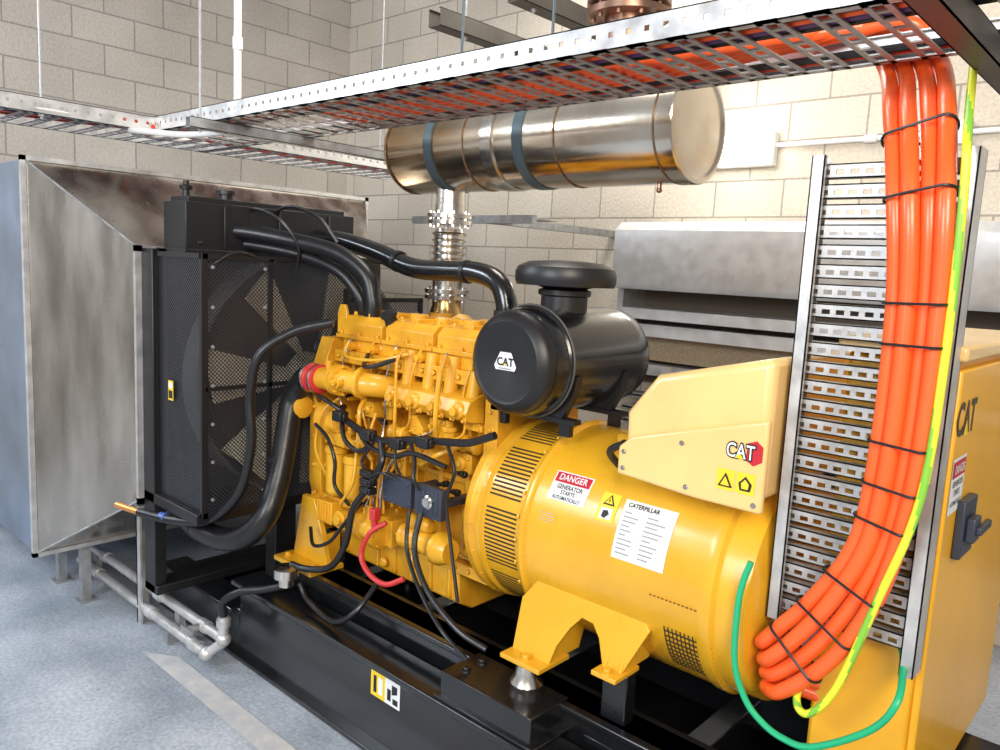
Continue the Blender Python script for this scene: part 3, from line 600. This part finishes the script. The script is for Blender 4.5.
# ------------------------------------------------------------------ radiator duct
D=empty('radiator_duct',(-4.6,1.98,0),'galvanised sheet metal radiator exhaust duct on short legs','duct')
B().box((-5.69,1.10,.30),(-3.70,2.86,2.0)).make('duct_box',[DUCTS],D,bevel=.004)
o=[(-3.70,1.10,.30),(-3.70,2.86,.30),(-3.70,2.86,2.0),(-3.70,1.10,2.0)]
i_=[(-3.27,1.385,.60),(-3.27,2.56,.60),(-3.27,2.56,1.655),(-3.27,1.385,1.655)]
b=B().add(o+i_,[(0,1,5,4),(1,2,6,5),(2,3,7,6),(3,0,4,7)]);b.make('transition_hood',[DUCT],D,label='brushed steel flared transition hood')
b=B()
for (a,c) in(((-3.715,1.085,.285),(-3.69,1.105,2.015)),((-3.715,2.85,.285),(-3.69,2.875,2.015)),((-3.715,1.085,1.995),(-3.69,2.875,2.015)),((-3.715,1.085,.285),(-3.69,2.875,.305))): b.box(a,c)
b.make('outer_flange',[GALV],D)
for q in (0,3): B().tube([V(o[q]),V(i_[q])],.005,6,sm=1).make('corner_seam',[GALVD],D)
B().box((-3.285,1.365,.58),(-3.265,1.395,1.67)).box((-3.285,1.365,1.645),(-3.265,2.58,1.67)).box((-3.285,1.365,.58),(-3.265,2.58,.605)).box((-3.285,2.55,.58),(-3.265,2.58,1.67)).make('inner_flange',[GALV],D)
for (x,y) in((-3.76,1.32),(-4.07,1.32),(-3.76,2.7),(-5.3,1.32)):
    B().box((x-.02,y-.02,0),(x+.02,y+.02,.30)).box((x-.04,y-.04,0),(x+.04,y+.04,.008)).make('leg',[GALVD],D)
# drain pipework
P=empty('drain_pipework',(-3.4,1.45,0),'pair of galvanised drain pipes with elbows running along the skid','pipe')
for (z,y,x0,x1) in((.145,1.46,-4.15,-2.74),(.075,1.42,-4.10,-2.80)):
    b=B().cyl((x0,y,z),(x1,y,z),.021)
    for x in(-3.9,-3.3,-2.9): b.lathe((x,y,z),(1,0,0),[(0,.027),(.05,.027)],16)
    b.make('pipe_run',[GALV],P)
b=B().sph((-2.72,1.46,.145),.03).cyl((-2.72,1.46,.145),(-2.72,1.46,.24),.021).lathe((-2.72,1.46,.20),(0,0,1),[(0,.028),(.03,.028)],12)
b.make('pipe_elbow',[GALV],P)
b=B().sph((-2.78,1.42,.075),.03).cyl((-2.78,1.42,.075),(-2.72,1.46,.13),.02);b.make('pipe_elbow',[GALV],P)
B().cyl((-2.88,1.46,.145),(-2.88,1.40,.145),.016).box((-2.93,1.385,.135),(-2.84,1.395,.155)).make('valve_handle',[GALVD],P)
for x in(-4.0,-3.1): B().box((x-.02,1.40,0),(x+.02,1.48,.055)).box((x-.02,1.45,.05),(x+.02,1.48,.125)).make('pipe_clip',[GALVD],P)
B().tube([(-2.72,1.46,.24),(-2.72,1.46,.30),(-2.66,1.50,.35),(-2.58,1.56,.37),(-2.52,1.60,.39)],.016,12).make('flexible_hose',[RUB],P)
B().box((-3.38,1.40,.0),(-3.34,1.41,.56)).box((-3.38,1.40,0),(-3.37,1.45,.56)).box((-3.39,1.38,.55),(-3.29,1.46,.56)).make('support_bracket',[GALV],label='upright galvanised angle bracket under the duct',cat='bracket')

# ------------------------------------------------------------------ exhaust muffler
M=empty('exhaust_muffler',(-2.1,2.45,1.45),'long heat-tinted stainless steel exhaust muffler hung above the engine','muffler')
MZ,MY,MR=2.155,2.45,.182
b=B().lathe((-2.89,MY,MZ),(1,0,0),[(0,.04),(.01,.10),(.035,.145),(.07,MR-.006),(.085,MR),(1.475,MR)],72)
b.lathe((-1.42,MY,MZ),(1,0,0),[(0,MR),(.002,MR+.008),(.055,MR+.008),(.060,MR+.004),(.062,MR-.010),(.055,MR-.020),(.060,.13),(.068,.08),(.070,.01)],72)
b.make('muffler_body',[MUF],M,ang=25)
for x in(-2.80,-2.32,-1.85,-1.432): B().tube([(x,MY+(MR+.001)*math.cos(a),MZ+(MR+.001)*math.sin(a)) for a in [k*math.pi/32 for k in range(64)]],.0035,6,closed=True).make('weld_seam',[WELD],M)
B().lathe((-2.22,MY,MZ),(1,0,0),[(0,MR),(.002,MR+.007),(.06,MR+.007),(.062,MR)],64,cap=False).make('joint_band',[STEEL],M)
for x in(-2.55,-2.05):
    b=B().lathe((x,MY,MZ),(1,0,0),[(0,MR),(.001,MR+.006),(.045,MR+.006),(.046,MR)],64,cap=False)
    b.box((x,MY-.01,MZ+MR),(x+.045,MY+.01,MZ+MR+.06)); b.cyl((x+.022,MY,MZ+MR+.05),(x+.022,MY,3.6),.006,n=8)
    b.make('hanging_strap',[STRAP],M)
bx=-2.56
B().lathe((bx,MY,1.42),(0,0,1),[(0,.080),(.03,.072),(.05,.065),(.09,.065)],32).make('inlet_stub',[GOLD],M)
prof=[(0,.065)]
for k in range(8): prof+=[(.01+k*.028,.068),(.018+k*.028,.080),(.026+k*.028,.068)]
prof.append((.235,.065))
B().lathe((bx,MY,1.575),(0,0,1),prof,36).make('bellows',[STEEL],M)
for z in(1.50,1.83):
    b=B().lathe((bx,MY,z),(0,0,1),[(0,.102),(.018,.102),(.019,.07),(.026,.07),(.027,.102),(.045,.102),(.046,.068),(.09,.068)],32)
    for k in range(8):
        a=k*math.pi/4+.2; b.cyl((bx+.085*math.cos(a),MY+.085*math.sin(a),z-.012),(bx+.085*math.cos(a),MY+.085*math.sin(a),z+.057),.007,n=6)
    b.make('inlet_flange',[STEEL],M)
B().cyl((bx,MY,1.88),(bx,MY,2.02),.065,n=32).make('inlet_pipe',[STEEL],M)
ox=-1.68
b=B().cyl((ox,MY,MZ+.1),(ox,MY,2.60),.085,n=28).lathe((ox,MY,2.555),(0,0,1),[(0,.15),(.022,.15),(.023,.09),(.038,.09),(.039,.15),(.061,.15)],36)
b.cyl((ox,MY,2.6),(ox,MY,3.6),.085,n=28)
for k in range(10):
    a=k*math.pi/5; b.cyl((ox+.125*math.cos(a),MY+.125*math.sin(a),2.54),(ox+.125*math.cos(a),MY+.125*math.sin(a),2.635),.009,n=6)
b.make('outlet_pipe',[RUST],M)
B().cyl((-1.50,MY,MZ-MR+.01),(-1.50,MY,MZ-MR-.02),.008,n=10).sph((-1.50,MY,MZ-MR-.022),.011,10).make('drain_plug',[RUST],M)

# ------------------------------------------------------------------ cable trays
def rail(b,p,L,ax,h,t,pitch,m=0,inward=1):
    def bx(a0,a1,z0,z1,tt=t,off=0):
        if ax==0: b.box((p[0]+a0,p[1]+off,p[2]+z0),(p[0]+a1,p[1]+off+tt,p[2]+z1),m)
        else: b.box((p[0]+off,p[1]+a0,p[2]+z0),(p[0]+off+tt,p[1]+a1,p[2]+z1),m)
    bx(0,L,0,h*.42);bx(0,L,h*.62,h)
    n=int(L/pitch)
    for k in range(n+1):
        a=k*pitch; bx(max(0,a-pitch*.36),min(L,a+pitch*.36),h*.42,h*.62)
    off=0 if inward>0 else -.018+t
    bx(0,L,h-t,h,.018,off); bx(0,L,0,t,.025,0 if inward>0 else -.025+t)
def rungs_floor(b,x0,x1,y0,y1,z,ax,pitch=.105,m=0):
    s,e=(x0,x1) if ax==0 else (y0,y1)
    a=s
    while a<e-.04:
        c0,c1=(y0,y1) if ax==0 else (x0,x1)
        def bx(u0,u1,w0,w1):
            if ax==0:b.box((u0,w0,z),(u1,w1,z+.004),m)
            else:b.box((w0,u0,z),(w1,u1,z+.004),m)
        bx(a,a+.013,c0,c1);bx(a+.038,a+.051,c0,c1)
        k=c0
        while k<c1-.01: bx(a+.013,a+.038,k,k+.016);k+=.06
        a+=pitch
TZ=2.18
T=empty('cable_tray',(-2,1.82,TZ),'overhead perforated galvanised cable tray with a side branch','cable tray')
b=B();rail(b,(-3.62,1.60,TZ),3.9,0,.065,.003,.05);b.make('side_rail',[GALV],T)
b=B();rail(b,(-4.07,2.05,TZ),4.3,0,.065,.003,.05,inward=-1);b.make('side_rail',[GALV],T)
b=B();rungs_floor(b,-3.62,.2,1.60,2.05,TZ,0);b.make('tray_floor',[GALVL],T)
for p,L,iw in(((-3.62,-.6,TZ),2.2,-1),((-4.07,-.6,TZ),3.9,1),((-3.62,2.05,TZ),1.25,-1)):
    b=B();rail(b,p,L,1,.065,.003,.05,inward=iw);b.make('side_rail',[GALV],T)
b=B();rungs_floor(b,-4.07,-3.62,-.6,3.3,TZ,1);b.make('tray_floor',[GALVL],T)
k=0
for y,m,r,nm in((1.625,REDC,.013,'red'),(1.655,RUB,.012,'black'),(1.685,ORG,.012,'orange'),(1.715,PUR,.012,'dark purple'),(1.745,RUB,.012,'black'),(2.0,RUB,.010,'black'),(2.022,REDC,.009,'red'),(2.038,WHT,.006,'white')):
    k+=1
    pts=[(-3.90+k*.03,-.5,TZ+.02),(-3.90+k*.03,.8,TZ+.02),(-3.86+k*.03,1.2,TZ+.02),(-3.66,y-.05,TZ+.02),(-3.3,y,TZ+.02),(-2.2,y+random.uniform(-.005,.005),TZ+.02),(-1.2,y,TZ+.02),(.15,y,TZ+.02)]
    B().tube(pts,r,8).make('tray_cable',[m],label=nm+' insulated cable lying in the overhead tray',cat='cable',group='cables in the overhead tray')
for k in range(3):
    B().tube([(-3.78+k*.05,1.5,TZ+.045),(-3.78+k*.05,2.2,TZ+.02),(-3.80+k*.05,3.2,TZ+.02)],.012,8).make('tray_cable',[REDC],label='red insulated cable lying in the branch tray',cat='cable',group='cables in the overhead tray')
B().tube([(-3.95,2.2,TZ+.045),(-3.85,1.7,TZ+.012),(-3.60,1.5,TZ-.01),(-3.35,1.62,TZ-.03),(-3.1,1.72,TZ-.01),(-2.95,1.75,TZ+.045)],.014,10).make('flexible_conduit',[WHT],label='white flexible conduit looped under the overhead tray',cat='conduit')
def strut(a,c,m=GALVD,lab='slotted galvanised strut channel supporting the tray'):
    b=B();x0,y0,z0=a;x1,y1,z1=c
    b.box((x0,y0,z0),(x1,y1,z0+.003)); b.box((x0,y0,z0),(x0+.003,y1,z1));b.box((x1-.003,y0,z0),(x1,y1,z1));b.box((x0,y0,z1-.003),(x0+.012,y1,z1));b.box((x1-.012,y0,z1-.003),(x1,y1,z1))
    return b.make('strut_channel',[m],label=lab,cat='strut channel')
strut((-3.06,1.48,TZ-.045),(-3.02,2.66,TZ-.004))
strut((-.445,1.3,TZ-.06),(-.395,2.6,TZ-.004),m=DK,lab='dark steel strut channel under the end of the tray')
strut((-2.86,2.55,2.74),(-2.78,4.19,2.82),m=DK,lab='dark steel channel beam above the muffler')
strut((-2.32,2.50,2.74),(-2.24,4.19,2.82),m=DK,lab='dark steel channel beam above the muffler')
B().box((-3.45,3.0,1.88),(-2.55,3.04,1.92)).box((-3.45,3.04,1.90),(-2.55,3.2,1.905)).box((-2.9,3.04,1.88),(-2.86,4.2,1.92)).make('exhaust_bracket',[GALVD],label='galvanised angle bracket spanning from the block wall',cat='bracket')
for x,y,z in((-3.63,1.15,TZ),(-3.04,1.53,TZ-.04),(-3.63,2.9,TZ),(-2.82,2.75,2.74),(-2.28,2.62,2.74)):
    B().cyl((x,y,z-.02),(x,y,3.8),.005,n=8).lathe((x,y,z-.01),(0,0,1),[(0,.012),(.01,.012)],6).make('threaded_rod',[GALVD],label='thin galvanised threaded hanger rod holding a tray',cat='threaded rod',group='hanger rods')
B().cyl((-3.15,1.75,2.25),(-3.15,1.75,3.8),.016,n=12).lathe((-3.15,1.75,2.50),(0,0,1),[(0,.021),(.05,.021)],14).make('conduit_drop',[WHT],label='white vertical conduit dropping into the overhead tray',cat='conduit')

# ------------------------------------------------------------------ vertical ladder tray
LY=1.86
T=empty('vertical_cable_ladder',(-.55,LY,.83),'upright galvanised cable ladder carrying orange cables','cable ladder')
for x,s,zb in((-.722,1,.83),(-.385,-1,.80)):
    b=B().box((x,LY-.035,zb),(x+.003*s,LY+.03,1.94)).box((x,LY-.035,zb),(x+.030*s,LY-.032,1.94)).box((x+.027*s,LY-.035,zb),(x+.030*s,LY-.022,1.94))
    b.box((x,LY+.027,zb),(x+.02*s,LY+.03,1.94))
    b.make('side_rail',[GALV],T)
for k in range(24):
    z=.85+k*.0452; b=B()
    x0,x1=-.718,-.389
    b.box((x0,LY-.012,z),(x1,LY-.009,z+.009));b.box((x0,LY-.012,z+.020),(x1,LY-.009,z+.033));b.box((x0,LY-.012,z+.030),(x1,LY+.012,z+.033));b.box((x0,LY-.012,z),(x1,LY+.012,z+.003))
    x=x0
    while x<x1-.01: b.box((x,LY-.012,z+.009),(x+.013,LY-.009,z+.020));x+=.032
    b.make('slotted_rung',[GALVL],T)
# orange cables
NC=4; cabs=[]
for i in range(NC):
    f=i/(NC-1); st=.016*(i%2)
    def L(a,c): return a+(c-a)*f
    pts=[(-2.6,1.80+.047*i,TZ+.022),(-1.3,1.80+.047*i,TZ+.024),(L(-.86,-.80),1.95+.02*i,TZ+.07),(L(-.735,-.62),2.06,TZ+.09),(L(-.670,-.548),2.095,TZ+.0),
     (L(-.585,-.470),1.90-st,2.03),(L(-.525,-.425),1.79-st,1.84),(L(-.502,-.412),1.79-st,1.62),(L(-.500,-.412),1.79-st,1.32),(L(-.522,-.432),1.79-st,L(1.09,1.12)),
     (L(-.600,-.470),1.785-st,L(.930,.955)),(L(-.672,-.545),1.78-st,L(.830,.80)),(L(-.705,-.645),1.785-st,L(.785,.685)),(L(-.715,-.70),1.82,L(.765,.655)),(-.69,1.87,.75-.035*i),(-.64,1.90,.73-.03*i),(-.60,1.92,.72-.03*i)]
    cabs.append(cr(pts,10))
    B().tube(pts,.0182,18,sm=10).make('power_cable',[ORG],label='thick orange power cable bundled on the upright ladder',cat='cable',group='orange power cables')
def tie(idx):
    c0,c1=cabs[0][idx],cabs[-1][idx]; cm=[c[idx] for c in cabs]
    t=(cabs[2][idx+1]-cabs[2][idx-1]).normalized(); u=(c1-c0); u=(u-t*u.dot(t)).normalized(); w=t.cross(u)
    ctr=sum(cm,V((0,0,0)))/len(cm)
    us=[(c-ctr).dot(u) for c in cm];ws=[(c-ctr).dot(w) for c in cm]
    r=.0198; u0,u1=min(us),max(us);w0,w1=min(ws)-r,max(ws)+r
    pts=[]
    for k in range(9):
        a=-math.pi/2+math.pi*k/8; pts.append(ctr+u*(u1+r*math.cos(a))+w*((w0+w1)/2+(w1-w0)/2*math.sin(a)))
    for k in range(9):
        a=math.pi/2+math.pi*k/8; pts.append(ctr+u*(u0+r*math.cos(a))+w*((w0+w1)/2+(w1-w0)/2*math.sin(a)))
    B().tube(pts,.0032,6,closed=True).make('cable_tie',[BLKM],label='black cable tie strapped around the orange cables',cat='cable tie',group='cable ties')
for i in(53,60,70,73,80,84,88,97,104,112): tie(i)
ep=[(-.46,2.02,2.24),(-.45,1.97,2.12),(-.405,1.79,1.97),(-.392,1.765,1.83),(-.388,1.765,1.53),(-.398,1.755,1.22),(-.455,1.75,.98),(-.515,1.745,.76),(-.565,1.745,.675),(-.60,1.76,.67),(-.615,1.80,.70),(-.61,1.89,.73)]
B().tube(ep,.009,12,stripe=1).make('earth_cable',[EYEL,EGRN],label='yellow and green striped earth cable beside the orange cables',cat='cable')
B().tube([(-.739,1.745,.985),(-.752,1.74,.93),(-.758,1.738,.86),(-.753,1.738,.73),(-.72,1.738,.65),(-.677,1.738,.61),(-.62,1.738,.59),(-.55,1.74,.60),(-.436,1.74,.694),(-.39,1.74,.78),(-.41,1.84,.82),(-.43,1.90,.83)],.008,10).make('green_wire',[GRN],label='bright green earth wire looping under the alternator',cat='wire')

# ------------------------------------------------------------------ back wall items
H=empty('intake_louvre',(-1.2,4.1,1.1),'galvanised louvred air intake hood on the block wall','louvre')
HX=-2.60
B().prism([(3.80,1.60),(3.82,1.57),(4.2,1.57),(4.2,1.95),(3.86,1.95),(3.80,1.90)],0,HX,.6).make('hood',[GALVH],H,bevel=.004)
B().box((HX,3.92,1.43),(.6,4.19,1.46)).box((HX,3.90,1.40),(.6,3.93,1.46)).make('louvre_blade',[GALVH],H)
B().box((HX,3.95,1.30),(.6,4.19,1.36)).box((HX,3.93,1.30),(.6,3.96,1.37)).make('louvre_blade',[GALVH],H)
B().box((HX,4.06,1.15),(.6,4.08,1.29)).make('mesh_screen',[MESHW],H)
B().box((HX,4.16,1.0),(.6,4.19,1.57)).make('recess',[RECS],H)
B().box((HX,3.98,1.07),(.6,4.19,1.13)).box((HX-.03,3.92,1.0),(HX+.01,4.2,1.6)).make('louvre_frame',[GALV],H)
for i in range(7): B().box((HX,4.0,.45+i*.08),(.6,4.15,.46+i*.08)).box((HX,4.0,.44+i*.08),(.6,4.01,.47+i*.08)).make('louvre_blade',[GALVD],H)
Lm=empty('wall_light',(-2.05,4.15,2.28),'glowing white rectangular bulkhead light on the block wall','light')
B().box((-2.25,4.14,2.27),(-1.85,4.20,2.45)).make('housing',[WHT],Lm,bevel=.008)
B().box((-2.24,4.08,2.28),(-1.86,4.14,2.44)).make('diffuser',[GLOW],Lm,bevel=.01)
B().cyl((-1.85,4.18,2.38),(1.2,4.18,2.38),.012,n=10).lathe((-1.4,4.18,2.38),(1,0,0),[(0,.02),(.06,.02)],12).box((-1.05,4.16,2.33),(-.93,4.2,2.43)).make('wall_conduit',[WPL],label='grey conduit run fixed along the block wall',cat='conduit')

# ------------------------------------------------------------------ lights, world
def area(name,loc,tgt,size,power,col,sy=None):
    l=bpy.data.lights.new(name,'AREA');l.energy=power;l.color=col;l.size=size
    if sy: l.shape='RECTANGLE';l.size_y=sy
    o=bpy.data.objects.new(name,l);bpy.context.scene.collection.objects.link(o);o.location=loc
    o.rotation_euler=(V(tgt)-V(loc)).to_track_quat('-Z','Y').to_euler();return o
area('daylight_front',(-1.3,-2.8,2.7),(-2.8,2.2,.5),1.8,150,(.88,.94,1.0),1.6)  # cool daylight area lamp from the front
area('daylight_side',(-5.2,-1.3,3.2),(-4.2,1.0,0),1.4,115,(.78,.88,1.0))
area('warm_area_right',(1.8,-1.2,3.2),(-1.4,2.2,1.0),1.6,185,(1.0,.89,.73))  # warm area lamp from the upper right
area('overhead_area',(-2.2,2.9,3.75),(-2.0,3.0,0),2.2,95,(1,.95,.86),1.2)  # soft area lamp aimed down from above
w=bpy.data.worlds.new('world');bpy.context.scene.world=w;w.use_nodes=True
bg=w.node_tree.nodes['Background'];bg.inputs[0].default_value=(.95,.95,.98,1);bg.inputs[1].default_value=.38
# ------------------------------------------------------------------ camera
r=V((.7365,.6745,.0495));u=V((-.1277,.0670,.9895));r.normalize();u=(u-r*u.dot(r)).normalized();k=r.cross(u)
cd=bpy.data.cameras.new('camera');cd.sensor_width=36;cd.lens=28.08;cd.clip_start=.05
co=bpy.data.objects.new('camera',cd);bpy.context.scene.collection.objects.link(co)
co.matrix_world=Matrix(((r.x,u.x,k.x,0),(r.y,u.y,k.y,0),(r.z,u.z,k.z,1.65),(0,0,0,1)))
bpy.context.scene.camera=co
bpy.context.scene.view_settings.view_transform='Standard'
